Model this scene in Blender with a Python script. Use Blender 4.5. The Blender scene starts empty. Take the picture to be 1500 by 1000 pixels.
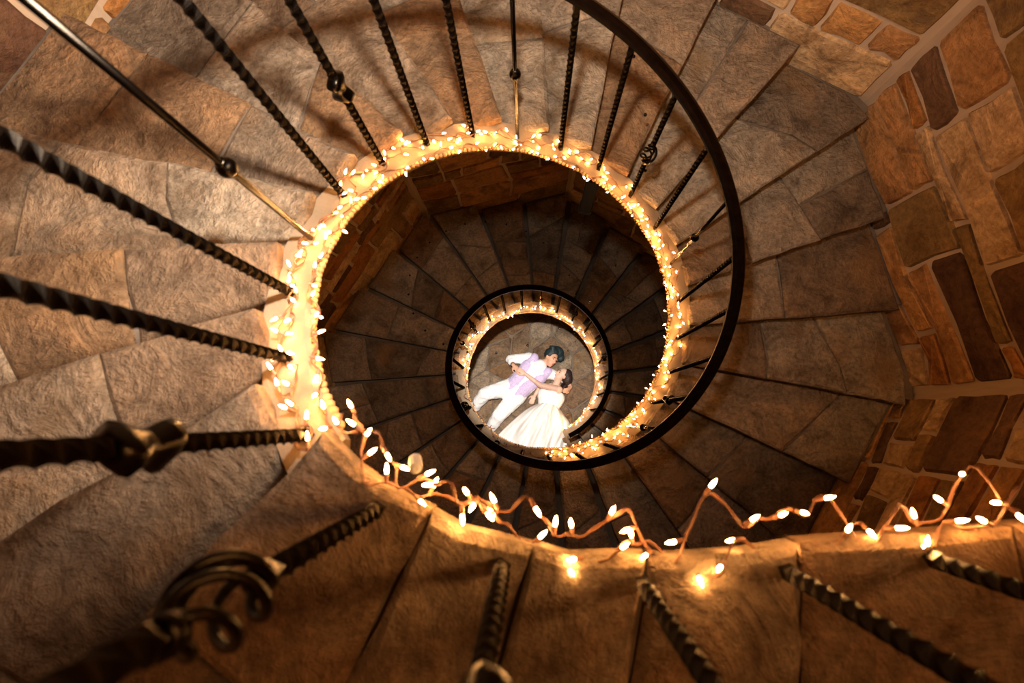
import bpy, bmesh, math, random
from mathutils import Vector, Matrix, Quaternion, noise
random.seed(11)
R = math.radians
PI = math.pi
scene = bpy.context.scene
col = scene.collection

# ------------------------------------------------------------------ camera, light, exposure
CAM = Vector((-0.155, -0.538, 7.965))
cam_data = bpy.data.cameras.new('camera')
cam_data.sensor_width = 36.0
cam_data.lens = 18.0
cam_data.clip_start = 0.02
cam_data.dof.use_dof = True
cam_data.dof.focus_distance = 5.0
cam_data.dof.aperture_fstop = 3.2
cam = bpy.data.objects.new('camera', cam_data)
col.objects.link(cam)
rot = Matrix(((0.99948, 0.00493, 0.03198), (0.0, 0.98834, -0.15228), (-0.03236, 0.1522, 0.98782)))
cam.matrix_world = Matrix.Translation(CAM) @ rot.to_4x4()
scene.camera = cam

world = bpy.data.worlds.new('world')
world.use_nodes = True
world.node_tree.nodes['Background'].inputs['Color'].default_value = (1.0, 0.72, 0.45, 1)
world.node_tree.nodes['Background'].inputs['Strength'].default_value = 0.010
scene.world = world


def lamp(name, kind, loc, energy, color, radius, aim=None, **kw):
    d = bpy.data.lights.new(name, kind)
    d.energy = energy
    d.color = color
    d.shadow_soft_size = radius
    for k, v in kw.items():
        setattr(d, k, v)
    o = bpy.data.objects.new(name, d)
    o.location = loc
    if aim is not None:
        o.rotation_euler = (Vector(aim) - Vector(loc)).to_track_quat('-Z', 'Y').to_euler()
    col.objects.link(o)
    return o


# hand-held flash reached out over the well, and its focused beam straight down
flash = lamp('flash', 'SPOT', (-0.2, 0.02, 7.85), 460, (1.0, 0.87, 0.73), 0.05, (-1.1, 1.3, 6.3), spot_size=R(158), spot_blend=0.85)
# falloff added to dim the flash straight down, keeping the lower treads dark
ld = flash.data
ld.use_nodes = True
lt = ld.node_tree
em = lt.nodes['Emission']
ge = lt.nodes.new('ShaderNodeNewGeometry')
vt = lt.nodes.new('ShaderNodeVectorMath'); vt.operation = 'DOT_PRODUCT'
vt.inputs[1].default_value = (0.03, 0.0, 1.0)
mr = lt.nodes.new('ShaderNodeMapRange'); mr.interpolation_type = 'SMOOTHSTEP'
ab = lt.nodes.new('ShaderNodeMath'); ab.operation = 'ABSOLUTE'
for key, val in (('From Min', math.cos(R(30))), ('From Max', math.cos(R(12))), ('To Min', 1.0), ('To Max', 0.26)):
    mr.inputs[key].default_value = val
lt.links.new(ge.outputs['Incoming'], vt.inputs[0])
lt.links.new(vt.outputs['Value'], ab.inputs[0])
lt.links.new(ab.outputs[0], mr.inputs['Value'])
lt.links.new(mr.outputs['Result'], em.inputs['Strength'])
lamp('flash_beam', 'SPOT', (-0.18, 0.0, 7.86), 3300, (1.0, 0.93, 0.84), 0.04, (-0.1, -0.1, 0.1), spot_size=R(19), spot_blend=0.55)
# added unseen warm fill above the top landing, to brighten the walls
lamp('warm_fill', 'POINT', (1.3, -0.5, 9.3), 185, (1.0, 0.47, 0.15), 0.2)

scene.view_settings.view_transform = 'Standard'
scene.view_settings.look = 'None'
scene.view_settings.exposure = 0.0
scene.view_settings.gamma = 1.0
scene.view_settings.use_curve_mapping = False
BULB = 235.0


# ------------------------------------------------------------------ helpers
def link(name, me, mat=None, parent=None):
    o = bpy.data.objects.new(name, me)
    col.objects.link(o)
    if me is not None and mat is not None and not me.materials:
        me.materials.append(mat)
    if parent is not None:
        o.parent = parent
    return o


def empty(name, loc=(0, 0, 0), parent=None):
    o = bpy.data.objects.new(name, None)
    o.empty_display_size = 0.1
    o.location = loc
    col.objects.link(o)
    if parent is not None:
        o.parent = parent
    return o


def tag(o, label=None, cat=None, group=None, kind=None):
    if label: o['label'] = label
    if cat: o['category'] = cat
    if group: o['group'] = group
    if kind: o['kind'] = kind
    return o


def mesh(name, verts, faces, smooth=False):
    me = bpy.data.meshes.new(name)
    me.from_pydata([tuple(v) for v in verts], [], faces)
    me.update()
    if smooth:
        me.polygons.foreach_set('use_smooth', [True] * len(me.polygons))
    return me


def bm_mesh(name, bm, smooth=False):
    bmesh.ops.recalc_face_normals(bm, faces=bm.faces)
    me = bpy.data.meshes.new(name)
    bm.to_mesh(me)
    bm.free()
    if smooth:
        me.polygons.foreach_set('use_smooth', [True] * len(me.polygons))
    return me


def ring_loft(rings, close_ends=True, closed=True):
    """rings: list of equal-length vertex loops"""
    n = len(rings[0])
    v = [p for r in rings for p in r]
    f = []
    for i in range(len(rings) - 1):
        for j in range(n if closed else n - 1):
            a, b = i * n + j, i * n + (j + 1) % n
            f.append((a, b, b + n, a + n))
    if close_ends and closed:
        f.append(tuple(range(n - 1, -1, -1)))
        f.append(tuple(range((len(rings) - 1) * n, len(rings) * n)))
    return v, f


def tube(points, r, sides=6):
    rings = []
    m = len(points)
    up = Vector((0, 0, 1))
    for i, p in enumerate(points):
        t = (points[min(i + 1, m - 1)] - points[max(i - 1, 0)])
        if t.length < 1e-7: t = Vector((0, 0, 1))
        t.normalize()
        ref = up if abs(t.z) < 0.9 else Vector((1, 0, 0))
        a = t.cross(ref).normalized()
        b = a.cross(t)
        rr = r(i / (m - 1)) if callable(r) else r
        rings.append([p + a * (rr * math.cos(2 * PI * k / sides)) + b * (rr * math.sin(2 * PI * k / sides)) for k in range(sides)])
    return ring_loft(rings)


def add(vf, more):
    v, f = vf
    o = len(v)
    v.extend(more[0])
    f.extend([tuple(i + o for i in q) for q in more[1]])
    return vf


# ------------------------------------------------------------------ materials
class NT:
    def __init__(self, name):
        self.m = bpy.data.materials.new(name)
        self.m.use_nodes = True
        self.t = self.m.node_tree
        self.b = self.t.nodes['Principled BSDF']

    def n(self, kind, **kw):
        nd = self.t.nodes.new(kind)
        for k, v in kw.items():
            if k.startswith('i_'):
                nd.inputs[k[2:].replace('_', ' ')].default_value = v
            else:
                setattr(nd, k, v)
        return nd

    def l(self, a, b):
        self.t.links.new(a, b)

    def noise(self, scale, detail=6, rough=0.6, vec=None, dist=0.0):
        nd = self.n('ShaderNodeTexNoise')
        nd.inputs['Scale'].default_value = scale
        nd.inputs['Detail'].default_value = detail
        nd.inputs['Roughness'].default_value = rough
        nd.inputs['Distortion'].default_value = dist
        if vec is not None: self.l(vec, nd.inputs['Vector'])
        return nd.outputs['Fac']

    def ramp(self, fac, stops, interp='LINEAR'):
        nd = self.n('ShaderNodeValToRGB')
        e = nd.color_ramp.elements
        nd.color_ramp.interpolation = interp
        while len(e) < len(stops): e.new(0.5)
        for k, (p, c) in enumerate(stops):
            e[k].position = p
            e[k].color = (*c, 1)
        self.l(fac, nd.inputs['Fac'])
        return nd.outputs['Color']

    def mix(self, fac, a, b, mode='MIX'):
        nd = self.n('ShaderNodeMix', data_type='RGBA', blend_type=mode)
        for s, x in ((nd.inputs[0], fac), (nd.inputs[6], a), (nd.inputs[7], b)):
            if hasattr(x, 'is_output'): self.l(x, s)
            elif isinstance(x, (int, float)): s.default_value = x
            else: s.default_value = (*x, 1)
        return nd.outputs[2]

    def math(self, op, a, b=0.0):
        nd = self.n('ShaderNodeMath', operation=op)
        for s, x in ((nd.inputs[0], a), (nd.inputs[1], b)):
            if hasattr(x, 'is_output'): self.l(x, s)
            else: s.default_value = x
        return nd.outputs[0]

    def bump(self, height, strength=0.5, dist=0.02):
        nd = self.n('ShaderNodeBump')
        nd.inputs['Strength'].default_value = strength
        nd.inputs['Distance'].default_value = dist
        self.l(height, nd.inputs['Height'])
        self.l(nd.outputs['Normal'], self.b.inputs['Normal'])

    def done(self, color=None, rough=0.8, metal=0.0, spec=0.3):
        if color is not None:
            if hasattr(color, 'is_output'): self.l(color, self.b.inputs['Base Color'])
            else: self.b.inputs['Base Color'].default_value = (*color, 1)
        if hasattr(rough, 'is_output'): self.l(rough, self.b.inputs['Roughness'])
        else: self.b.inputs['Roughness'].default_value = rough
        self.b.inputs['Metallic'].default_value = metal
        self.b.inputs['Specular IOR Level'].default_value = spec
        return self.m


def piece_random(nt):
    """a number per piece: different per object and per loose island"""
    a = nt.n('ShaderNodeObjectInfo').outputs['Random']
    b = nt.n('ShaderNodeNewGeometry').outputs['Random Per Island']
    s = nt.math('ADD', a, b)
    return nt.math('FRACT', s)


def shifted(nt, rnd, k=37.0):
    tc = nt.n('ShaderNodeTexCoord').outputs['Object']
    sc = nt.math('MULTIPLY', rnd, k)
    va = nt.n('ShaderNodeVectorMath', operation='ADD')
    nt.l(tc, va.inputs[0])
    nt.l(sc, va.inputs[1])
    return va.outputs[0]


def make_flagstone():
    nt = NT('flagstone')
    rnd = piece_random(nt)
    v = shifted(nt, rnd)
    base = nt.ramp(rnd, [(0.0, (.19, .125, .078)), (0.17, (.285, .22, .16)), (0.33, (.175, .13, .092)), (0.5, (.265, .19, .128)), (0.67, (.22, .13, .068)), (0.83, (.30, .238, .175))], 'CONSTANT')
    n1 = nt.noise(5.0, 8, 0.65, v, 0.6)
    c1 = nt.ramp(n1, [(0.3, (.42, .34, .26)), (0.5, (1, 1, 1)), (0.72, (1.6, 1.45, 1.28))])
    c = nt.mix(1.0, base, c1, 'MULTIPLY')
    n2 = nt.noise(42, 5, 0.7, v)
    c = nt.mix(1.0, c, nt.ramp(n2, [(0.36, (.68, .64, .58)), (0.58, (1.14, 1.11, 1.07))]), 'MULTIPLY')
    n3 = nt.noise(2.4, 3, 0.5, v)
    c = nt.mix(nt.ramp(n3, [(0.56, (0, 0, 0)), (0.72, (.7, .7, .7))]), c, (.28, .15, .06))
    h = nt.math('ADD', nt.math('MULTIPLY', n1, 1.3), nt.math('MULTIPLY', n2, 0.12))
    vor = nt.noise(14, 6, 0.75, v, 1.2)
    h = nt.math('ADD', h, nt.math('MULTIPLY', vor, 0.42))
    nt.bump(h, 1.0, 0.07)
    return nt.done(c, 0.72, 0, 0.35)


def make_wallstone():
    nt = NT('wall_stone')
    rnd = piece_random(nt)
    v = shifted(nt, rnd, 53.0)
    base = nt.ramp(rnd, [(0.0, (.40, .20, .075)), (0.12, (.24, .14, .05)), (0.25, (.55, .36, .19)), (0.38, (.36, .15, .04)), (0.5, (.11, .05, .025)),
                         (0.6, (.48, .24, .08)), (0.7, (.29, .165, .06)), (0.8, (.58, .38, .21)), (0.9, (.15, .075, .035)), (1.0, (.36, .19, .08))], 'CONSTANT')
    n1 = nt.noise(4.5, 7, 0.6, v, 0.8)
    c = nt.mix(1.0, base, nt.ramp(n1, [(0.3, (.5, .40, .30)), (0.52, (1, 1, 1)), (0.75, (1.35, 1.25, 1.1))]), 'MULTIPLY')
    n2 = nt.noise(30, 5, 0.7, v)
    c = nt.mix(1.0, c, nt.ramp(n2, [(0.35, (.7, .66, .6)), (0.6, (1.1, 1.08, 1.05))]), 'MULTIPLY')
    n3 = nt.noise(2.8, 5, 0.6, v, 1.5)
    c = nt.mix(nt.ramp(n3, [(0.55, (0, 0, 0)), (0.68, (.75, .75, .75))]), c, (.13, .07, .03))
    nt.bump(nt.math('ADD', n1, nt.math('MULTIPLY', n2, .3)), 1.0, 0.035)
    return nt.done(c, 0.75, 0, 0.3)


def make_mortar(name, c0, c1):
    nt = NT(name)
    n1 = nt.noise(6, 7, 0.65)
    n2 = nt.noise(60, 4, 0.6)
    c = nt.ramp(n1, [(0.3, c0), (0.7, c1)])
    nt.bump(nt.math('ADD', n1, nt.math('MULTIPLY', n2, .3)), 0.6, 0.015)
    return nt.done(c, 0.9, 0, 0.2)


def make_iron(name, base, rough):
    nt = NT(name)
    n1 = nt.noise(55, 4, 0.6)
    c = nt.ramp(n1, [(0.35, base), (0.7, tuple(x * 1.9 for x in base))])
    nt.bump(n1, 0.15, 0.002)
    return nt.done(c, rough, 1.0, 0.5)


def simple(name, c, rough=0.7, metal=0.0, spec=0.3, n=None):
    nt = NT(name)
    if n:
        f = nt.noise(n[0], 4, 0.6)
        cc = nt.ramp(f, [(0.3, c), (0.7, n[1])])
        nt.bump(f, n[2] if len(n) > 2 else 0.2, 0.004)
        return nt.done(cc, rough, metal, spec)
    return nt.done(c, rough, metal, spec)


M = {}
M['flag'] = make_flagstone()
M['stone'] = make_wallstone()
M['mortar'] = make_mortar('wall_mortar', (.36, .24, .15), (.54, .40, .28))
M['bed'] = make_mortar('step_mortar', (.10, .075, .055), (.17, .13, .10))
M['plaster'] = make_mortar('curb_plaster', (.20, .14, .09), (.30, .225, .15))
M['rope'] = simple('rope_edging', (.42, .20, .07), 0.7, 0, 0.3, (40, (.6, .34, .15)))
M['iron'] = make_iron('wrought_iron', (.012, .010, .008), 0.27)
M['rail'] = make_iron('rail_steel', (.018, .013, .010), 0.36)
M['black'] = simple('black_paint', (.008, .007, .006), 0.9, 0, 0.1)
M['wire'] = simple('brown_wire', (.17, .075, .042), 0.45, 0, 0.4)
M['socket'] = simple('socket_plastic', (.26, .12, .07), 0.4, 0, 0.4)
M['glass'] = simple('dark_bulb_glass', (.10, .07, .05), 0.15, 0, 0.6)
M['plug'] = simple('white_plastic', (.8, .8, .82), 0.4)
M['dress'] = simple('white_satin', (.84, .80, .76), 0.45, 0, 0.4, (9, (.9, .87, .84), 0.3))
M['trouser'] = simple('white_cotton', (.86, .85, .85), 0.75, 0, 0.2, (12, (.9, .89, .89), 0.4))
M['shirt'] = simple('white_shirt', (.80, .78, .80), 0.75, 0, 0.2, (14, (.88, .87, .88), 0.4))
M['shoe'] = simple('pale_shoe', (.62, .56, .5), 0.5)
M['skinA'] = simple('skin_tan', (.60, .32, .20), 0.5, 0, 0.35, (20, (.66, .37, .25)))
M['hairA'] = simple('hair_black_teal', (.006, .012, .015), 0.6, 0, 0.5, (26, (.008, .026, .032), 0.6))
M['hairB'] = simple('hair_dark_brown', (.012, .006, .005), 0.6, 0, 0.5, (26, (.035, .014, .010), 0.6))
M['dark'] = simple('dark_line', (.03, .015, .012), 0.6)
M['lip'] = simple('lips', (.45, .12, .10), 0.45)


def make_skin_tattoo():
    nt = NT('skin_fair')
    n1 = nt.noise(20, 4, 0.6)
    c = nt.ramp(n1, [(0.3, (.66, .40, .29)), (0.7, (.72, .46, .35))])
    return nt.done(c, 0.5, 0, 0.35)


def make_tattoo():
    nt = NT('skin_tattooed')
    n1 = nt.noise(38, 3, 0.5, None, 2.5)
    c = nt.ramp(n1, [(0.46, (.68, .42, .31)), (0.5, (.25, .19, .18)), (0.54, (.68, .42, .31)), (0.62, (.3, .22, .2)), (0.66, (.68, .42, .31))])
    return nt.done(c, 0.5, 0, 0.35)


def make_vest():
    nt = NT('lavender_brocade')
    n1 = nt.noise(48, 3, 0.5, None, 1.8)
    c = nt.ramp(n1, [(0.42, (.44, .33, .62)), (0.52, (.72, .64, .82)), (0.6, (.50, .40, .68))])
    nt.bump(n1, 0.2, 0.003)
    return nt.done(c, 0.6, 0, 0.3)


M['skinB'] = make_skin_tattoo()
M['tattoo'] = make_tattoo()
M['vest'] = make_vest()


def make_bulb():
    nt = NT('lit_bulb')
    nt.b.inputs['Base Color'].default_value = (1, .75, .4, 1)
    nt.b.inputs['Emission Color'].default_value = (1.0, 0.46, 0.13, 1)
    nt.b.inputs['Emission Strength'].default_value = BULB
    nt.b.inputs['Roughness'].default_value = 0.3
    return nt.m


M['bulb'] = make_bulb()

# ------------------------------------------------------------------ the tower: geometry of the spiral
RW = 2.37                       # tower octagon, centre to corner
RIN = RW * math.cos(R(22.5))
A0 = 36.0                       # angle of one corner
FLOOR = 0.085
KZ = 0.594                      # rise per radian
Z0 = 4.611
LAND = 7.063
PHI_T = 275.0                   # where the landing edge leaves the circle and runs straight
STEP = 14.87


def ramp(phi):
    return Z0 + KZ * R(phi)


def curb_z(phi):
    return min(ramp(phi), LAND - 0.062)


def wall_r(phi):
    a = (phi - A0) % 45.0 - 22.5
    return RIN / math.cos(R(a))


def path(phi, r, z=0.0):
    """point on the curb path: circle of radius r, straight tangent after PHI_T"""
    if phi <= PHI_T:
        return Vector((r * math.cos(R(phi)), r * math.sin(R(phi)), z))
    t = R(phi - PHI_T) * 0.82
    n = Vector((math.cos(R(PHI_T)), math.sin(R(PHI_T)), 0))
    d = Vector((-n.y, n.x, 0))
    p = n * r + d * t
    p.z = z
    return p


def polar(r, phi, z):
    return Vector((r * math.cos(R(phi)), r * math.sin(R(phi)), z))


# ------------------------------------------------------------------ walls
sides = ['east', 'northeast', 'north', 'northwest', 'west', 'southwest', 'south', 'southeast']
TOP = 9.3


def hidden_from_camera(p):
    """does a flight of the spiral stand between camera and p"""
    d = p - CAM
    prev = None
    for i in range(1, 61):
        q = CAM + d * (i / 61.0)
        r = math.hypot(q.x, q.y)
        if r < 0.78 or r > 2.2:
            prev = None
            continue
        a = math.degrees(math.atan2(q.y, q.x))
        g = [q.z - ramp(a + 360 * k) for k in (-2, -1, 0)]
        if prev is not None:
            for x, y in zip(prev, g):
                if x > 0 >= y: return True
        prev = g
    return False


def in_frame(p, margin):
    q = rot.transposed() @ (p - CAM)
    if q.z > -0.05: return False
    x = 750 + 750 * q.x / -q.z
    y = 500 - 750 * q.y / -q.z
    return -margin < x < 1500 + margin and -margin < y < 1000 + margin


def stone_vf(o, s, up, n, s0, s1, z0, z1, rng):
    g = 0.009
    s0 += g; s1 -= g; z0 += g; z1 -= g
    w, h = s1 - s0, z1 - z0
    c = min(w, h) * rng.uniform(.03, .10)
    j = lambda a=0.012: rng.uniform(-a, a)
    out = [(s0 + c, z0), ((s0 + s1) / 2, z0 + j()), (s1 - c, z0), (s1, z0 + c), (s1 + j(.008), (z0 + z1) / 2), (s1, z1 - c), (s1 - c, z1), ((s0 + s1) / 2, z1 + j()), (s0 + c, z1), (s0, z1 - c), (s0 + j(.008), (z0 + z1) / 2), (s0, z0 + c)]
    out = [(a + j(.005), b + j(.005)) for a, b in out]
    sx = o.x * 7.3 + o.y * 3.1
    out = [(a + .07 * noise.noise(Vector((a * 1.3, b * 1.9, sx))) * math.sin(PI * min(1, max(0, a / 1.81))), b + .075 * noise.noise(Vector((a * 1.6, b * 1.5, sx + 20)))) for a, b in out]
    cx, cz = sum(p[0] for p in out) / 12, sum(p[1] for p in out) / 12
    ring0, ring1 = [], []
    pr = rng.uniform(.012, .028)
    for a, b in out:
        ring0.append(o + s * a + up * b - n * 0.01)
        k = 1 - 0.016 / max(0.05, math.hypot(a - cx, b - cz))
        ring1.append(o + s * (cx + (a - cx) * k) + up * (cz + (b - cz) * k) + n * (pr + rng.uniform(-.004, .004)))
    m = len(out)
    v = ring0 + ring1
    f = [(i, (i + 1) % m, m + (i + 1) % m, m + i) for i in range(m)]
    v.append(o + s * cx + up * cz + n * (pr + 0.004))
    for i in range(m): f.append((m + i, m + (i + 1) % m, 2 * m))
    return v, f


def layout(L, zb, zt, rng):
    """squared rubble: courses of different heights, some split"""
    cells = []
    z = zb
    while z < zt - 0.05:
        h = rng.choice([.10, .14, .2, .26, .34, .40, .46])
        if zt - (z + h) < .1: h = zt - z
        s = 0.0
        while s < L - 0.02:
            w = rng.choice([.2, .28, .36, .46, .56, .66]) * (1.1 if h > .25 else 1.0)
            if L - (s + w) < .14: w = L - s
            if h > .25 and rng.random() < .4:
                zm = z + h * rng.uniform(.35, .65)
                cells += [(s, s + w, z, zm)]
                if w > .35 and rng.random() < .5:
                    sm = s + w * rng.uniform(.4, .6)
                    cells += [(s, sm, zm, z + h), (sm, s + w, zm, z + h)]
                else:
                    cells += [(s, s + w, zm, z + h)]
            else:
                cells.append((s, s + w, z, z + h))
            s += w
        z += h
    return cells


for k in range(8):
    a0, a1 = A0 - 45 + 45 * k, A0 + 45 * k
    rng = random.Random(100 + k)
    p0, p1 = polar(RW, a0, 0), polar(RW, a1, 0)
    q0, q1 = polar(RW + .3, a0, 0), polar(RW + .3, a1, 0)
    zs = (FLOOR - .15, TOP)
    v = [Vector((p.x, p.y, z)) for z in zs for p in (p0, p1, q1, q0)]
    f = [(0, 1, 5, 4), (1, 2, 6, 5), (2, 3, 7, 6), (3, 0, 4, 7), (0, 3, 2, 1), (4, 5, 6, 7)]
    w = link('wall_' + sides[k], mesh('wall', v, f), M['mortar'])
    tag(w, 'stone tower wall with squared sandstone blocks in pale mortar', None, None, 'structure')
    s = (p1 - p0).normalized()
    n = Vector((-(p0 + p1).x, -(p0 + p1).y, 0)).normalized()
    up = Vector((0, 0, 1))
    L = (p1 - p0).length
    rest = ([], [])
    for (s0, s1, z0, z1) in layout(L - 0.06, FLOOR, TOP, rng):
        vf = stone_vf(p0, s, up, n, s0 + .03, s1 + .03, z0, z1, rng)
        pts = [p0 + s * a + up * b + n * .03 for a, b in (((s0 + s1) / 2, (z0 + z1) / 2), (s0 + .05, z0 + .05), (s1 - .05, z1 - .05), (s0 + .05, z1 - .05), (s1 - .05, z0 + .05))]
        if any(in_frame(p, 120) and not hidden_from_camera(p) for p in pts):
            link('stone', mesh('stone', *vf), M['stone'], w)
        else:
            add(rest, vf)
    o = link('stonework', mesh('stonework', *rest), M['stone'], w)
    o['kind'] = 'stuff'

# ------------------------------------------------------------------ floor of the tower
fl = [polar(RW - .002, A0 + 45 * k, 0) for k in range(8)]
v = [Vector((p.x, p.y, z)) for z in (FLOOR - .14, FLOOR - .018) for p in fl]
f = [tuple(range(7, -1, -1)), tuple(range(8, 16))] + [(i, (i + 1) % 8, 8 + (i + 1) % 8, 8 + i) for i in range(8)]
floor = tag(link('floor', mesh('floor', v, f), M['bed']), 'flagstone floor at the foot of the stair', None, None, 'structure')


def slab(outline, z_top, thick, name, parent, mat, rng, cham=0.011, wob=0.004):
    """irregular stone slab from a horizontal outline"""
    n = len(outline)
    c = sum((Vector((p[0], p[1], 0)) for p in outline), Vector()) / n
    low, mid, top = [], [], []
    for p in outline:
        q = Vector((p[0], p[1], 0))
        d = q - c
        k = 1 - cham * 1.6 / max(.04, d.length)
        dz = rng.uniform(-wob, wob)
        low.append(Vector((q.x, q.y, z_top - thick)))
        mid.append(Vector((q.x, q.y, z_top - cham + dz)))
        t = c + d * k
        top.append(Vector((t.x, t.y, z_top + dz * .7)))
    v = low + mid + top
    f = []
    for a in (0, n):
        f += [(a + i, a + (i + 1) % n, a + n + (i + 1) % n, a + n + i) for i in range(n)]
    v.append(Vector((c.x, c.y, z_top + rng.uniform(-.003, .006))))
    f += [(2 * n + i, 2 * n + (i + 1) % n, 3 * n) for i in range(n)]
    f.append(tuple(range(n - 1, -1, -1)))
    return link(name, mesh(name, v, f), mat, parent)


# irregular paving on the floor: a twisted, jittered grid of four-sided stones
rng = random.Random(5)
NG = 13
grid = {}
for i in range(NG + 1):
    for j in range(NG + 1):
        x = (i - NG / 2) * .36 + rng.uniform(-.07, .07) + (.14 if j % 2 else -.04)
        y = (j - NG / 2) * .36 + rng.uniform(-.06, .06)
        a = R(28)
        grid[i, j] = (x * math.cos(a) - y * math.sin(a), x * math.sin(a) + y * math.cos(a))
for i in range(NG):
    for j in range(NG):
        q = [grid[i, j], grid[i + 1, j], grid[i + 1, j + 1], grid[i, j + 1]]
        if max(math.hypot(*p) for p in q) > RIN - .02: continue
        cx, cy = sum(p[0] for p in q) / 4, sum(p[1] for p in q) / 4
        out = []
        for e in range(4):
            p, r_ = q[e], q[(e + 1) % 4]
            for t in (0.08, .36, .64, .92):
                x = p[0] + (r_[0] - p[0]) * t
                y = p[1] + (r_[1] - p[1]) * t
                d = math.hypot(x - cx, y - cy)
                k = 1 - .012 / d
                out.append((cx + (x - cx) * k + rng.uniform(-.007, .007), cy + (y - cy) * k + rng.uniform(-.007, .007)))
        slab(out, FLOOR + rng.uniform(-.004, .003), .03, 'flagstone', floor, M['flag'], rng)

# ------------------------------------------------------------------ spiral stair
stair = empty('spiral_staircase', (0, 0, FLOOR))
tag(stair, 'wide stone spiral staircase winding down the inside of the octagonal tower', 'staircase')
stair_inv = Matrix.Translation((0, 0, -FLOOR))
STAIR_PARTS = []


def spart(name, me, mat, parent=None):
    o = link(name, me, mat, parent or stair)
    if parent is None:
        o.matrix_parent_inverse = stair_inv
    return o


def cell_outline(P, Q, u0, u1, va, vb, gap, rng, jit=0.006, nose=False):
    """outline of the cell between u0..u1 along the step and the curves va(u)..vb(u) outwards"""
    pts = []
    def pos(u, v):
        a, b = P(u), Q(u)
        return Vector((a.x + (b.x - a.x) * v, a.y + (b.y - a.y) * v, 0))
    us = [u0 + (u1 - u0) * t for t in (0.0, .33, .67, 1.0)]
    for u in us: pts.append(pos(u, va(u)))
    for t in (.2, .4, .6, .8): pts.append(pos(u1, va(u1) + (vb(u1) - va(u1)) * t))
    for u in reversed(us): pts.append(pos(u, vb(u)))
    for t in (.8, .6, .4, .2): pts.append(pos(u0, va(u0) + (vb(u0) - va(u0)) * t))
    c = sum(pts, Vector()) / len(pts)
    out = []
    m = len(pts)
    for i, p in enumerate(pts):
        t = (pts[(i + 1) % m] - pts[i - 1]).normalized()
        nrm = Vector((t.y, -t.x, 0))
        if nrm.dot(p - c) < 0: nrm = -nrm
        q = p - nrm * (gap + rng.uniform(-jit, jit))
        out.append((q.x, q.y))
    return out


def prism(outline, z0, z1):
    n = len(outline)
    v = [Vector((x, y, z)) for z in (z0, z1) for x, y in outline]
    f = [tuple(range(n - 1, -1, -1)), tuple(range(n, 2 * n))] + [(i, (i + 1) % n, n + (i + 1) % n, n + i) for i in range(n)]
    return v, f


R_IN = 0.868
for n in range(-29, 15):
    rng = random.Random(700 + n)
    ph = 3.8 + STEP * n
    zt = ramp(ph) + 0.10
    # mortar and rubble body of the step
    gap = 1.5 if n < -5 else 0.0            # slot added behind the lower treads, shaped to give dark bands at noses
    b0 = ph + 1.0
    zb = max(zt - .24, FLOOR - .01)

    def wedge(c0, c1, z0, z1):
        a = [polar(R_IN + .055, c0 + (c1 - c0) * t, 0) for t in (0, .5, 1)]
        b = [polar(wall_r(c0 + (c1 - c0) * t) - .004, c0 + (c1 - c0) * t, 0) for t in (1, .8, .6, .4, .2, 0)]
        return prism([(p.x, p.y) for p in a + b], z0, z1)
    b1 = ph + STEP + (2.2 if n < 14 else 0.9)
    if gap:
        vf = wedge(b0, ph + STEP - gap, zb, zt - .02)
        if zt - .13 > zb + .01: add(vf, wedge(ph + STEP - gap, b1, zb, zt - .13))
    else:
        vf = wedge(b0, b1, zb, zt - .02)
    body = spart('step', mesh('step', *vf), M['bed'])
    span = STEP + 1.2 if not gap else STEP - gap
    P = lambda u, ph=ph, w=span: polar(R_IN, ph + u * w, 0)
    Q = lambda u, ph=ph, w=span: polar(wall_r(ph + u * w) - .034, ph + u * w, 0)
    cuts = [0.0]
    kind = rng.random()
    if kind < .22: cs = [rng.uniform(.45, .62)]
    elif kind < .75: cs = [rng.uniform(.26, .40), rng.uniform(.62, .74)]
    else: cs = [rng.uniform(.5, .72)]
    fs = [lambda u: 0.0]
    for cc in cs:
        sl = rng.uniform(-.14, .14)
        fs.append(lambda u, cc=cc, sl=sl: cc + sl * (u - .5))
    fs.append(lambda u: 1.0)
    for a in range(len(fs) - 1):
        # one slab, or two side by side at the wide end
        if a == len(fs) - 2 and rng.random() < .35:
            um = rng.uniform(.45, .6)
            us = [(0, um), (um, 1)]
        else:
            us = [(0, 1)]
        for u0, u1 in us:
            out = cell_outline(P, Q, u0, u1, fs[a], fs[a + 1], .0045, rng)
            slab(out, zt + rng.uniform(-.003, .003), .05, 'flagstone', body, M['flag'], rng)
    body.matrix_parent_inverse = stair_inv

# landing at the top
PH_L = 3.8 + STEP * 15
PH_E = PHI_T + math.degrees(2.02 / .82)
rng = random.Random(3)
P_L = lambda t: path(PH_L + (PH_E - PH_L) * t, .762)
Q_A = lambda t: PH_L + (342.0 - PH_L) * (t ** .8)
Q_L = lambda t: polar(wall_r(Q_A(t)) - .03, Q_A(t), 0)
N = 36
inner = [path(PH_L + .6 + (PH_E - PH_L - .6) * i / N, .80) for i in range(N + 1)]
outer = [Q_L(i / N) for i in range(N + 1)]
land = spart('landing', mesh('landing', *prism([(p.x, p.y) for p in inner + outer[::-1]], LAND - .17, LAND - .022)), M['bed'])
tcuts = [0, .095, .17, .245, .34, .47, .62, .8, .97]
for i in range(len(tcuts) - 1):
    u0, u1 = tcuts[i], tcuts[i + 1]
    cs = [.32 + rng.uniform(-.05, .05), .66 + rng.uniform(-.06, .06)] if i < 5 else [.5]
    ff = [lambda u: 0.0] + [lambda u, c=c: c for c in cs] + [lambda u: .99]
    for a in range(len(ff) - 1):
        out = cell_outline(P_L, Q_L, u0, u1, ff[a], ff[a + 1], .004, rng, .007)
        slab(out, LAND + rng.uniform(-.006, .006), .055, 'flagstone', land, M['flag'], rng, 0.012)

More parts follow.
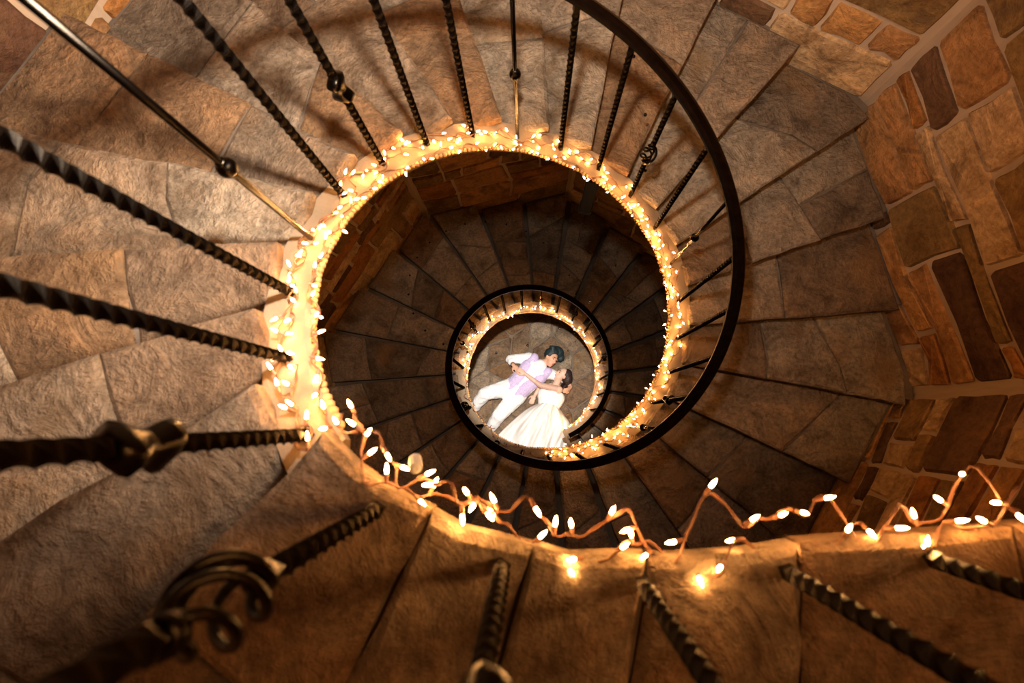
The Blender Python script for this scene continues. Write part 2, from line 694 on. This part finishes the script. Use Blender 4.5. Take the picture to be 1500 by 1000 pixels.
# plaster curb that carries the railing, as a helical band
PH0 = -424.0
rings = []
NC = 420
for i in range(NC + 1):
    ph = PH0 + (PH_L + 1.5 - PH0) * i / NC
    z = curb_z(ph)
    w = noise.noise(Vector((ph * .12, 3.1, 0))) * .006
    ri, ro = .768 + w + .035 * math.exp(-((ph + 138) / 38) ** 4), .895
    dz = noise.noise(Vector((ph * .2, 9.1, 0))) * .006
    prof = [(ro, z - .10), (ro, z + .004 + dz), ((ri + ro) / 2, z + .006), (ri + .012, z + dz), (ri, z - .012), (ri + .004, z - .05), (ri + .03, z - .10)]
    rings.append([path(ph, r, max(zz, FLOOR - .005)) for r, zz in prof])
spart('curb', mesh('curb', *ring_loft(rings), smooth=False), M['plaster'])

# knotted rope edging under the rim of the curb
bv = ([], [])
ico = bmesh.new()
bmesh.ops.create_icosphere(ico, subdivisions=1, radius=1)
iv = [v_.co.copy() for v_ in ico.verts]
iff = [tuple(v_.index for v_ in f_.verts) for f_ in ico.faces]
ico.free()
ph = PH0
rng = random.Random(8)
while ph < PH_L:
    c = path(ph, .768 + .035 * math.exp(-((ph + 138) / 38) ** 4) + noise.noise(Vector((ph * .12, 3.1, 0))) * .006 - .003, curb_z(ph) - .02)
    r_ = rng.uniform(.0095, .0125)
    add(bv, ([c + v_ * r_ for v_ in iv], iff))
    ph += 1.45
o = spart('rope_edging', mesh('rope_edging', *bv, smooth=True), M['rope'])
o['kind'] = 'stuff'

# steel post under the curb
pc = polar(.815, 75.1, 0)
zt = ramp(75.1) - .09
hw = .036
t1, n1 = Vector((-math.sin(R(75.1)), math.cos(R(75.1)), 0)), Vector((math.cos(R(75.1)), math.sin(R(75.1)), 0))
ringp = []
for z, s_ in ((zt, 1.0), (zt - .012, 1.0), (zt - .40, 1.0), (zt - .402, 1.18), (zt - .42, 1.18)):
    rr = []
    for a, b in ((-1, -.8), (-.8, -1), (.8, -1), (1, -.8), (1, .8), (.8, 1), (-.8, 1), (-1, .8)):
        p = pc + t1 * (a * hw * s_) + n1 * (b * hw * s_)
        rr.append(Vector((p.x, p.y, z)))
    ringp.append(rr)
spart('support_post', mesh('support_post', *ring_loft(ringp)), M['black'])

# ------------------------------------------------------------------ wrought-iron railing
railing = empty('stair_railing', path(-423, .823, FLOOR))
tag(railing, 'black wrought iron railing with twisted balusters and a riveted curved handrail', 'railing')
RR = .823
HB = .93


def rail_z(ph):
    return curb_z(ph) + .947


rings = []
NR = 460
PH_R1 = PH_E - 30
for i in range(NR + 1):
    ph = -423.5 + (PH_R1 + 423.5) * i / NR
    z = rail_z(ph)
    w = .029
    prof = [(-w, -.012), (-w, .002), (-w + .006, .007), (-.012, .012), (.012, .012), (w - .006, .007), (w, .002), (w, -.012)]
    rings.append([path(ph, RR + a, z + b) for a, b in prof])
handrail = link('handrail', mesh('handrail', *ring_loft(rings)), M['rail'], railing)
handrail.matrix_parent_inverse = Matrix.Translation(-Vector(railing.location))

# a twisted bar
def twisted_bar(h, side, z_plain=.03, turns_per_m=8.0):
    rings = []
    m = int(h / .006)
    a = 0.0
    for i in range(m + 1):
        z = h * i / m
        if z_plain < z < h - z_plain: a += 2 * PI * turns_per_m * h / m
        s = side / 2
        ring = []
        for k in range(4):
            b = a + PI / 4 + k * PI / 2
            ring.append(Vector((s * 1.414 * math.cos(b), s * 1.414 * math.sin(b), z)))
        rings.append(ring)
    return ring_loft(rings)


me_tw = mesh('twisted_bar', *twisted_bar(HB, .0205))
me_tw.materials.append(M['iron'])


def lathe(profile, sides=12):
    return ring_loft([[Vector((r * math.cos(2 * PI * k / sides), r * math.sin(2 * PI * k / sides), z)) for k in range(sides)] for r, z in profile])


me_rd = mesh('round_bar', *lathe([(.0085, 0), (.0085, HB / 2), (.0085, HB)], 12), smooth=False)
me_rd.polygons.foreach_set('use_smooth', [len(p.vertices) == 4 for p in me_rd.polygons])
me_rd.materials.append(M['iron'])
ball_prof = [(.011, -.029), (.013, -.025), (.011, -.021)] + [(.0235 * math.cos(a), .0235 * math.sin(a)) for a in [R(-62 + 124 * k / 8) for k in range(9)]] + [(.011, .021), (.013, .025), (.011, .029)]
me_ball = mesh('ball', *lathe(ball_prof, 16), smooth=True)
me_ball.materials.append(M['iron'])


def knuckle():
    """forged bow-tie collar: two flared lips with a pinch between"""
    rings = []
    for z, a, b in ((-.050, .013, .013), (-.046, .020, .017), (-.034, .034, .022), (-.022, .030, .021), (-.008, .019, .019), (.008, .019, .019), (.022, .021, .030), (.034, .022, .034), (.046, .017, .020), (.050, .013, .013)):
        rings.append([Vector((a * math.copysign(abs(math.cos(t)) ** .6, math.cos(t)), b * math.copysign(abs(math.sin(t)) ** .6, math.sin(t)), z)) for t in [2 * PI * k / 12 for k in range(12)]])
    return ring_loft(rings)


me_kn = mesh('knuckle', *knuckle(), smooth=True)
me_kn.materials.append(M['iron'])


def basket():
    vf = ([], [])
    for k in range(4):
        pts = []
        for i in range(19):
            t = i / 18
            a = k * PI / 2 + t * PI * 1.5
            r = .006 + .030 * math.sin(PI * t) ** .8
            pts.append(Vector((r * math.cos(a), r * math.sin(a), -.065 + .13 * t)))
        add(vf, tube(pts, .0055, 6))
    for z in (-.066, .066):
        prof = [(.010, z - .009), (.0165, z - .007), (.0165, z + .007), (.010, z + .009)]
        add(vf, lathe(prof, 10))
    return vf


me_bk = mesh('basket', *basket(), smooth=True)
me_bk.materials.append(M['iron'])


def split_bar(h, side, zc, gap):
    """twisted bar opened where the basket sits"""
    v1, f1 = twisted_bar(zc - gap, side)
    v2, f2 = twisted_bar(h - zc - gap, side)
    return add((v1, f1), ([p + Vector((0, 0, zc + gap)) for p in v2], f2))


ZC = .46
me_twb = mesh('twisted_bar_split', *split_bar(HB, .0205, ZC, .06))
me_twb.materials.append(M['iron'])
me_bolt = mesh('bolt', *lathe([(.0085, -.004), (.0085, .001), (.0065, .005), (.003, .007)], 10), smooth=True)
me_bolt.materials.append(M['iron'])

# index 1 is the bay beside the landing post, counting down the stair
special = {3: 'knuckle', 4: 'basket', 5: 'knuckle', 8: 'ball', 10: 'knuckle', 13: 'ball', 16: 'basket', 18: 'ball', 22: 'knuckle', 23: 'ball', 28: 'ball', 30: 'basket', 33: 'ball', 34: 'knuckle', 38: 'ball', 40: 'basket', 43: 'knuckle'}
rinv = Matrix.Translation(-Vector(railing.location))
for i in range(-3, 47):
    ph = 14.93 * (19 - i) + 14.6 if i > 4 else 239.0 + (4 - i) * 16.6
    if ph < -421: break
    kind = special.get(i, 'twisted')
    base = path(ph, RR, curb_z(ph) - .004) if i > 4 else path(ph, .803, LAND - .006)
    me = {'twisted': me_tw, 'knuckle': me_tw, 'ball': me_rd, 'basket': me_twb}[kind]
    b = link('baluster', me, None, railing)
    b.matrix_parent_inverse = rinv
    b.location = base
    b.rotation_euler = (0, 0, R(ph + random.uniform(-30, 30)))
    if kind != 'twisted':
        d = link(kind, {'knuckle': me_kn, 'ball': me_ball, 'basket': me_bk}[kind], None, b)
        d.location = (0, 0, ZC)
    t = link('bolt', me_bolt, None, handrail)
    t.matrix_parent_inverse = rinv
    t.location = path(ph, RR, rail_z(ph) + .012)

# ------------------------------------------------------------------ string lights
bulb_prof = [(a * .62, b * .68) for a, b in [(.0042, 0), (.0052, .004), (.0054, .010), (.0048, .016), (.0030, .021), (.0012, .025), (.0004, .0265)]]
me_bulb = mesh('bulb', *lathe(bulb_prof, 8), smooth=True)
me_bulb.materials.append(M['bulb'])
sock_prof = [(a * .62, b * .68) for a, b in [(.0025, -.004), (.0048, 0), (.0062, .006), (.0062, .020), (.0052, .023)]]
me_off = mesh('bulb_off', *lathe(bulb_prof, 8), smooth=True)
me_off.materials.append(M['glass'])
me_sock = mesh('socket', *lathe(sock_prof, 8), smooth=True)
me_sock.materials.append(M['socket'])


def light_string(name, label, ph_a, ph_b, strands, per_deg, seed, dead=None):
    """strands: list of (r_lo, r_hi, z_lo, z_hi)"""
    rng = random.Random(seed)
    mid = path((ph_a + ph_b) / 2, .83, curb_z((ph_a + ph_b) / 2))
    root = empty(name, mid)
    tag(root, label, 'string lights', 'string lights laid along the curb')
    inv = Matrix.Translation(-mid)
    wire = ([], [])
    for si, (r0, r1, z0, z1, wild) in enumerate(strands):
        o1, o2 = rng.uniform(0, 99), rng.uniform(0, 99)
        pts = []
        n = int((ph_b - ph_a) / .8)
        for i in range(n + 1):
            ph = ph_a + (ph_b - ph_a) * i / n
            a = .5 + .85 * noise.noise(Vector((ph * .11 * wild, o1, 0))) + .25 * noise.noise(Vector((ph * .4, o1, 5)))
            b = .5 + .8 * noise.noise(Vector((ph * .13 * wild, o2, 7)))
            r = r0 + (r1 - r0) * min(1, max(0, a))
            zc = curb_z(ph) if r > .76 else curb_z(ph) - .004
            pts.append(path(ph, r, zc + .008 + z0 + (z1 - z0) * min(1, max(0, b)) + .006))
        add(wire, tube(pts, .0017, 5))
        # a second conductor twisted around the first
        add(wire, tube([p + Vector((.003 * math.cos(k * .9), .003 * math.sin(k * .9), .0025 * math.sin(k * .6))) for k, p in enumerate(pts)], .0015, 4))
        # lamps
        cnt = int((ph_b - ph_a) * per_deg)
        for c in range(cnt):
            f_ = (c + rng.uniform(.15, .85)) / cnt * n
            p = pts[min(n, int(f_))]
            out = Vector((p.x, p.y, 0)).normalized()
            tan = Vector((-out.y, out.x, 0))
            d = out * rng.uniform(-1.0, .45) + tan * rng.uniform(-.8, .8) + Vector((0, 0, rng.uniform(-.05, .75)))
            d.normalize()
            s = link('socket', me_sock, None, root)
            s.matrix_parent_inverse = inv
            s.location = p
            s.rotation_euler = d.to_track_quat('Z', 'Y').to_euler()
            ph_c = ph_a + (ph_b - ph_a) * f_ / n
            bb = link('bulb', me_off if dead and dead[0] < ph_c < dead[1] else me_bulb, None, s)
            bb.location = (0, 0, .0153)
    w = link('wire', mesh('wire', *wire, smooth=True), M['wire'], root)
    w.matrix_parent_inverse = inv
    return root, inv


top, inv_t = light_string('string_lights', 'brown wired string of warm mini bulbs hung along the landing edge', 226, 318,
                          [(.70, .80, .005, .05, 1.3), (.66, .79, .01, .05, 1.5)], .30, 21)
# white plug of the string
pv = lathe([(.005, -.016), (.011, -.014), (.012, 0), (.011, .014), (.005, .016)], 10)
pl = link('plug', mesh('plug', *pv), M['plug'], top)
pl['label'] = 'white plastic plug of the string'
pl.matrix_parent_inverse = inv_t
pl.location = path(240.5, .70, LAND + .03)
pl.rotation_euler = (R(30), R(15), 0)
light_string('string_lights', 'brown wired string of warm mini bulbs along the upper flight inner curb', -80, 228,
             [(.775, .87, .0, .03, 1.0), (.76, .86, .0, .03, 1.3), (.735, .785, -.012, .012, 1.6)], .27, 22)
light_string('string_lights', 'warm mini bulbs on the lower flight curb ringing the flagstone floor', -422, -79,
             [(.755, .84, .0, .03, 1.2)], .46, 23, (-172, -92))

# ------------------------------------------------------------------ the couple on the floor
def capsule(bm, p0, p1, r0, r1, seg=12):
    p0, p1 = Vector(p0), Vector(p1)
    d = (p1 - p0)
    L = d.length
    q = d.to_track_quat('Z', 'Y').to_matrix().to_4x4() if L > 1e-6 else Matrix()
    mt = Matrix.Translation(p0) @ q
    prof = [(r0 * math.cos(a), r0 * math.sin(a)) for a in [R(-90 + 90 * k / 4) for k in range(5)]]
    prof += [(r1 * math.cos(a), L + r1 * math.sin(a)) for a in [R(90 * k / 4) for k in range(5)]]
    prof[0] = (.0005, prof[0][1])
    prof[-1] = (.0005, prof[-1][1])
    v, f = lathe(prof, seg)
    vs = [bm.verts.new(mt @ p) for p in v]
    for q_ in f: bm.faces.new([vs[i] for i in q_])


def ellipsoid(bm, c, axes, radii, seg=16):
    c = Vector(c)
    a, b, n = [Vector(x) for x in axes]
    rings = []
    for i in range(1, 10):
        t = -PI / 2 + PI * i / 10
        rings.append([c + a * (radii[0] * math.cos(t) * math.cos(2 * PI * k / seg)) + b * (radii[1] * math.cos(t) * math.sin(2 * PI * k / seg)) + n * (radii[2] * math.sin(t)) for k in range(seg)])
    v, f = ring_loft(rings)
    vs = [bm.verts.new(p) for p in v]
    for q_ in f: bm.faces.new([vs[i] for i in q_])


def chain(bm, pts):
    for (p0, r0), (p1, r1) in zip(pts[:-1], pts[1:]):
        capsule(bm, p0, p1, r0, r1)


def fused(name, bm, mat, parent, voxel=.010, smooth=4, fold=None):
    """close the shapes into one continuous surface"""
    o = link(name, bm_mesh(name, bm), mat, parent)
    o.matrix_parent_inverse = Matrix.Translation(-Vector(parent.location))
    m = o.modifiers.new('skin', 'REMESH')
    m.mode = 'VOXEL'
    m.voxel_size = voxel
    m.use_smooth_shade = True
    s = o.modifiers.new('smooth', 'SMOOTH')
    s.iterations = smooth
    s.factor = .5
    if fold:
        tx = bpy.data.textures.new(name + '_folds', 'CLOUDS')
        tx.noise_scale = fold[0]
        d = o.modifiers.new('folds', 'DISPLACE')
        d.texture = tx
        d.strength = fold[1]
        d.texture_coords = 'GLOBAL'
        d.mid_level = .5
    return o


def frame(u, f):
    u = Vector(u).normalized()
    f = Vector(f)
    f = (f - u * f.dot(u)).normalized()
    s = u.cross(f)
    return u, f, s


def head_shapes(bm, c, u, f, s, k=1.0):
    c = Vector(c)
    ellipsoid(bm, c + u * .022 * k - f * .008 * k, (s, f, u), (.074 * k, .092 * k, .088 * k))       # skull
    ellipsoid(bm, c - u * .045 * k + f * .028 * k, (s, f, u), (.056 * k, .060 * k, .068 * k))       # jaw and cheeks
    ellipsoid(bm, c - u * .092 * k + f * .055 * k, (s, f, u), (.024 * k, .022 * k, .020 * k))       # chin
    capsule(bm, c + u * .012 * k + f * .080 * k, c - u * .028 * k + f * .104 * k, .009 * k, .014 * k)  # nose
    capsule(bm, c + u * .022 * k + f * .076 * k - s * .04 * k, c + u * .022 * k + f * .076 * k + s * .04 * k, .011 * k, .011 * k)  # brow
    ellipsoid(bm, c - u * .058 * k + f * .080 * k, (s, f, u), (.024 * k, .014 * k, .013 * k))       # mouth
    for sg in (-1, 1):
        ellipsoid(bm, c - u * .005 * k - f * .005 * k + s * sg * .076 * k, (f, s, u), (.018 * k, .009 * k, .030 * k))  # ear


def face_marks(c, u, f, s, root, hair_mat, k=1.0):
    c = Vector(c)
    inv = Matrix.Translation(-Vector(root.location))
    for nm, cu, cf, cs, w, h, mat in (('eyebrow', .030, .088, .032, .020, .0045, hair_mat), ('eyebrow', .030, .088, -.032, .020, .0045, hair_mat),
                                      ('eyelid', .004, .082, .032, .015, .0040, M['dark']), ('eyelid', .004, .082, -.032, .015, .0040, M['dark']),
                                      ('lips', -.058, .092, 0, .021, .0065, M['lip'])):
        bm = bmesh.new()
        ellipsoid(bm, c + u * cu * k + f * cf * k + s * cs * k, (s, f, u), (w * k, .006 * k, h * k), 10)
        o = link(nm, bm_mesh(nm, bm, True), mat, root)
        o.matrix_parent_inverse = inv


def hand_shapes(bm, wrist, d, n, side, k=1.0, curl=.5):
    """palm and five fingers; d along the hand, n out of its back, side = +-1 thumb side"""
    d = Vector(d).normalized()
    n = Vector(n)
    n = (n - d * n.dot(d)).normalized()
    s = d.cross(n) * side
    w = Vector(wrist)
    capsule(bm, w - d * .01, w + d * .03 * k, .024 * k, .024 * k)
    ellipsoid(bm, w + d * .055 * k, (d, s, n), (.048 * k, .040 * k, .016 * k))
    for q, (off, L) in enumerate(((.030, .070), (.010, .080), (-.011, .074), (-.031, .058))):
        a = w + d * .088 * k + s * off * k
        b = a + (d * math.cos(curl * .6) - n * math.sin(curl * .6)) * L * .5 * k + s * off * .12
        e = b + (d * math.cos(curl * 1.7) - n * math.sin(curl * 1.7)) * L * .5 * k
        capsule(bm, a, b, .0098 * k, .0090 * k, 8)
        capsule(bm, b, e, .0090 * k, .0075 * k, 8)
    a = w + d * .03 * k + s * .034 * k
    b = a + (d * .75 + s * .65 - n * .15).normalized() * .04 * k
    e = b + (d * .95 + s * .15 - n * .3).normalized() * .034 * k
    capsule(bm, a, b, .0125 * k, .011 * k, 8)
    capsule(bm, b, e, .011 * k, .0085 * k, 8)


ZF = FLOOR
up = Vector((0, 0, 1))

# --- person in white trousers and lavender vest
pa = empty('person', (-.2, .1, ZF))
tag(pa, 'person lying on the floor in white trousers and a lavender patterned vest', 'person')
ax = Vector((.46, .44, 0)).normalized()          # hips to neck
sd = Vector((-ax.y, ax.x, 0))                    # towards the raised elbow
hipc, chest, neck = Vector((-.385, -.105, ZF + .105)), Vector((-.05, .215, ZF + .115)), Vector((.07, .325, ZF + .115))
shL, shR = Vector((-.135, .405, ZF + .105)), Vector((.165, .165, ZF + .10))
elL, wrL = Vector((-.43, .385, ZF + .075)), Vector((-.385, .285, ZF + .20))
elR, wrR = Vector((.44, .06, ZF + .055)), Vector((.475, -.045, ZF + .13))
hpL, hpR = hipc + sd * .085, hipc - sd * .085
knL, anL, toL = Vector((-.80, -.145, ZF + .25)), Vector((-1.0, -.36, ZF + .065)), Vector((-1.10, -.46, ZF + .055))
knR, anR, toR = Vector((-.60, -.465, ZF + .22)), Vector((-.735, -.655, ZF + .065)), Vector((-.81, -.765, ZF + .055))
hc = Vector((.185, .395, ZF + .125))
hu, hf, hs = frame((.52, .85, .05), (.62, -.42, .72))
bm = bmesh.new()
chain(bm, [(hipc, .095), (hipc.lerp(chest, .5), .09), (chest, .10), (neck, .06), (hc - hu * .05, .052)])
head_shapes(bm, hc, hu, hf, hs, 1.14)
chain(bm, [(chest + sd * .09, .07), (shL, .052), (elL, .040), (wrL, .028)])
chain(bm, [(chest - sd * .09, .07), (shR, .052), (elR, .040), (wrR, .028)])
hand_shapes(bm, wrL, Vector((-.30, .19, ZF + .245)) - wrL, (.2, .1, 1), 1, 1.05, .35)
hand_shapes(bm, wrR, Vector((.40, -.115, ZF + .225)) - wrR, (.7, -.4, .6), -1, 1.05, .7)
for h_, k_, a_ in ((hpL, knL, anL), (hpR, knR, anR)):
    chain(bm, [(h_, .075), (k_, .050), (a_, .036)])
fused('body', bm, M['skinA'], pa, .0075, 3)
face_marks(hc, hu, hf, hs, pa, M['hairA'], 1.14)
# hair: short on the sides, long on top and swept away from the face
bm = bmesh.new()
ellipsoid(bm, hc + hu * .055 - hf * .035, (hs, hf, hu), (.112, .108, .105))
for k in range(15):
    a = -.36 + .72 * k / 14
    st = hc + hu * .09 + hs * (a * .13) + hf * .02
    e1 = st + hu * .060 + hs * a * .09 - hf * (.02 + .03 * random.random()) + up * random.uniform(-.04, .01)
    e2 = e1 + hu * random.uniform(-.02, .015) + hs * a * .06 - hf * .04 - up * .03
    chain(bm, [(st, .040), (e1, .036), (e2, .016)])
ellipsoid(bm, hc + hu * .10 - hf * .02, (hs, hf, hu), (.10, .09, .08))
ellipsoid(bm, (.255, .49, ZF + .085), ((1, 0, 0), (0, 1, 0), (0, 0, 1)), (.135, .105, .08))
ellipsoid(bm, (.33, .42, ZF + .06), ((1, 0, 0), (0, 1, 0), (0, 0, 1)), (.07, .08, .055))
fused('hair', bm, M['hairA'], pa, .008, 2, (.02, .012))
# shirt with sleeves to the elbow
bm = bmesh.new()
chain(bm, [(hipc.lerp(chest, .15), .122), (hipc.lerp(chest, .6), .122), (chest, .13), (chest.lerp(neck, .6), .105)])
for off in (-.075, .075):
    chain(bm, [(hipc.lerp(chest, .15) + sd * off * 1.2, .11), (chest + sd * off * 1.5, .108)])
chain(bm, [(chest + sd * .10, .085), (shL, .085), (elL, .076), (elL.lerp(wrL, .35), .064)])
chain(bm, [(chest - sd * .10, .085), (shR, .085), (shR.lerp(elR, .75), .070)])
fused('shirt', bm, M['shirt'], pa, .011, 4, (.05, .016))
# vest: two front panels and a waist, open at the chest
bm = bmesh.new()
for sg in (1, -1):
    for t0, t1, o0, o1, r0 in ((-.05, .5, .070, .085, .125), (.5, .95, .09, .135, .105), (.95, 1.25, .135, .150, .080)):
        p0 = hipc.lerp(chest, t0) + sd * sg * o0 + up * .018
        p1 = hipc.lerp(chest, t1) + sd * sg * o1 + up * .020
        capsule(bm, p0, p1, r0, r0 * .92)
vest = fused('vest', bm, M['vest'], pa, .010, 3, (.04, .010))
vest['label'] = 'lavender patterned vest over a white shirt'
# trousers
bm = bmesh.new()
chain(bm, [(hipc + ax * .05, .14), (hipc - ax * .03, .15)])
for h_, k_, a_ in ((hpL, knL, anL), (hpR, knR, anR)):
    chain(bm, [(h_ + ax * .05 + sd * 0, .125), (h_, .14), (h_.lerp(k_, .5), .122), (k_, .103), (k_.lerp(a_, .5), .092), (a_, .080)])
fused('trousers', bm, M['trouser'], pa, .011, 4, (.07, .022))
for a_, t_ in ((anL, toL), (anR, toR)):
    bm = bmesh.new()
    chain(bm, [(a_ + Vector((0, 0, -.005)), .042), (a_.lerp(t_, .5), .040), (t_, .032)])
    fused('shoe', bm, M['shoe'], pa, .008, 2)
# bracelet
bm = bmesh.new()
wq = wrL.lerp(elL, .12)
dd = (wrL - elL).normalized()
a1 = dd.cross(up).normalized()
b1 = a1.cross(dd)
tv = tube([wq + a1 * (.033 * math.cos(2 * PI * k / 16)) + b1 * (.033 * math.sin(2 * PI * k / 16)) for k in range(17)], .005, 6)
bm.free()
o = link('bracelet', mesh('bracelet', *tv, smooth=True), M['dark'], pa)
o.matrix_parent_inverse = Matrix.Translation(-Vector(pa.location))

# --- person in the white gown
pb = empty('person', (.15, -.4, ZF))
tag(pb, 'person lying on the floor in a long white gown, arm across the other', 'person')
bx = Vector((.13, .38, 0)).normalized()
bs = Vector((-bx.y, bx.x, 0))                    # towards the other person
bn, bc, bw, bh = Vector((.275, .03, ZF + .13)), Vector((.19, -.15, ZF + .12)), Vector((.14, -.335, ZF + .12)), Vector((.09, -.50, ZF + .125))
bsT, bsU = Vector((.30, -.085, ZF + .20)), Vector((.21, -.02, ZF + .07))
belT, bwrT = Vector((.015, -.02, ZF + .245)), Vector((-.20, .145, ZF + .26))
bc_h = Vector((.355, .135, ZF + .12))
gu, gf, gs = frame((.62, .74, .05), (-.72, .50, .48))
bm = bmesh.new()
chain(bm, [(bh, .10), (bw, .085), (bc, .095), (bn, .05), (bc_h - gu * .05, .045)])
head_shapes(bm, bc_h, gu, gf, gs, 1.08)
chain(bm, [(bc + up * .02, .07), (bsT, .055), (belT, .042), (bwrT, .027)])
chain(bm, [(bc, .07), (bsU, .048), (Vector((.02, -.04, ZF + .06)), .04), (Vector((-.06, -.16, ZF + .06)), .028)])
hand_shapes(bm, bwrT, Vector((-.28, .20, ZF + .275)) - bwrT, (.1, .2, 1), -1, .98, .45)
hand_shapes(bm, (-.06, -.16, ZF + .06), (-.1, -.2, 0), (0, 0, 1), 1, .95, .4)
chain(bm, [(bh, .10), (Vector((-.02, -.75, ZF + .07)), .05), (Vector((-.06, -.92, ZF + .045)), .035)])
chain(bm, [(bh, .10), (Vector((.12, -.78, ZF + .07)), .05), (Vector((.1, -.92, ZF + .045)), .035)])
fused('body', bm, M['skinB'], pb, .0075, 3)
face_marks(bc_h, gu, gf, gs, pb, M['hairB'], 1.08)
# tattoo: ink over the upper arm, a thin sleeve of skin
bm = bmesh.new()
chain(bm, [(bsT.lerp(belT, .12), .0545), (bsT.lerp(belT, .55), .0495), (belT, .0435), (belT.lerp(bwrT, .3), .0385)])
t_ = fused('tattooed_arm', bm, M['tattoo'], pb, .0075, 3)
t_['label'] = 'dark line tattoo on the upper arm'
# hair
bm = bmesh.new()
ellipsoid(bm, bc_h + gu * .035 - gf * .045, (gs, gf, gu), (.102, .095, .110))
for k in range(13):
    a = -1 + 2 * k / 12
    st = bc_h - gf * .05 + gs * a * .06 + gu * .04
    e1 = st - gf * .07 - gu * .07 + gs * a * .02 - up * .03
    e2 = e1 - gu * .12 - gf * random.uniform(-.02, .03) + Vector((0, 0, -.02))
    chain(bm, [(st, .04), (e1, .034), (e2, .018)])
ellipsoid(bm, (.43, .10, ZF + .10), ((1, 0, 0), (0, 1, 0), (0, 0, 1)), (.085, .125, .09))
fused('hair', bm, M['hairB'], pb, .008, 2, (.02, .012))
# bodice
bm = bmesh.new()
chain(bm, [(bh + bx * .03, .15), (bw, .128), (bc - bx * .01, .14)])
for off in (-.075, .07):
    chain(bm, [(bw + bs * off * .5, .118), (bc - bx * .03 + bs * off * 1.35, .115)])
ellipsoid(bm, bc - bx * .03 + bs * .06 + up * .065, (bx, bs, up), (.075, .075, .06))
ellipsoid(bm, bc - bx * .05 - bs * .07 + up * .065, (bx, bs, up), (.075, .075, .06))
fused('bodice', bm, M['dress'], pb, .010, 4, (.05, .010))
# skirt: a fan of cloth spread over the floor, with folds running from waist to hem


def spline(pts, t):
    n = len(pts) - 1
    i = min(n - 1, int(t * n))
    f_ = t * n - i
    g = lambda k: Vector(pts[max(0, min(n, k))])
    p0, p1, p2, p3 = g(i - 1), g(i), g(i + 1), g(i + 2)
    return .5 * ((2 * p1) + (p2 - p0) * f_ + (2 * p0 - 5 * p1 + 4 * p2 - p3) * f_ * f_ + (3 * p1 - p0 - 3 * p2 + p3) * f_ ** 3)


left = [(.01, -.27, 0), (-.18, -.36, 0), (-.36, -.50, 0), (-.52, -.65, 0), (-.66, -.80, 0)]
right = [(.285, -.33, 0), (.39, -.46, 0), (.48, -.62, 0), (.42, -.86, 0), (.34, -1.10, 0)]
rows = []
NU, NV = 64, 26
for j in range(NV + 1):
    v_ = j / NV
    a, b = spline(left, v_), spline(right, v_)
    bulge = Vector((.12, -.99, 0)) * (.10 * v_ ** 1.5)
    row = []
    for i in range(NU + 1):
        u_ = i / NU
        p = a.lerp(b, u_) + bulge * math.sin(PI * u_) * 1.6
        edge = min(1, math.sin(PI * u_) * 2.6) ** .6
        hem = 1 - v_ ** 6
        hgt = (.235 * (1 - v_) ** .8 + .13 * (1 - .4 * v_)) * math.sin(PI * min(1, max(0, u_))) ** .35
        legs = .05 * math.exp(-((u_ - .55) / .22) ** 2) * (1 - v_)
        fold = (.038 * math.sin(u_ * 31 + 2.2 * math.sin(v_ * 4)) + .024 * math.sin(u_ * 53 + 4 * v_ + 1)) * (.25 + v_) * edge
        fold += .045 * noise.noise(Vector((u_ * 5, v_ * 4, 2)))*edge
        z = ZF + .004 + max(0.0, (hgt * .86 + legs + fold)) * edge * (.35 + .65 * hem)
        row.append(Vector((p.x, p.y, z)))
    rows.append(row)
vs, fs_ = ring_loft(rows, False, False)
# floor-side return so that the cloth has an inside
o = link('skirt', mesh('skirt', vs, fs_, smooth=True), M['dress'], pb)
o.matrix_parent_inverse = Matrix.Translation(-Vector(pb.location))
sm = o.modifiers.new('cloth', 'SOLIDIFY')
sm.thickness = .004
sm.offset = 1
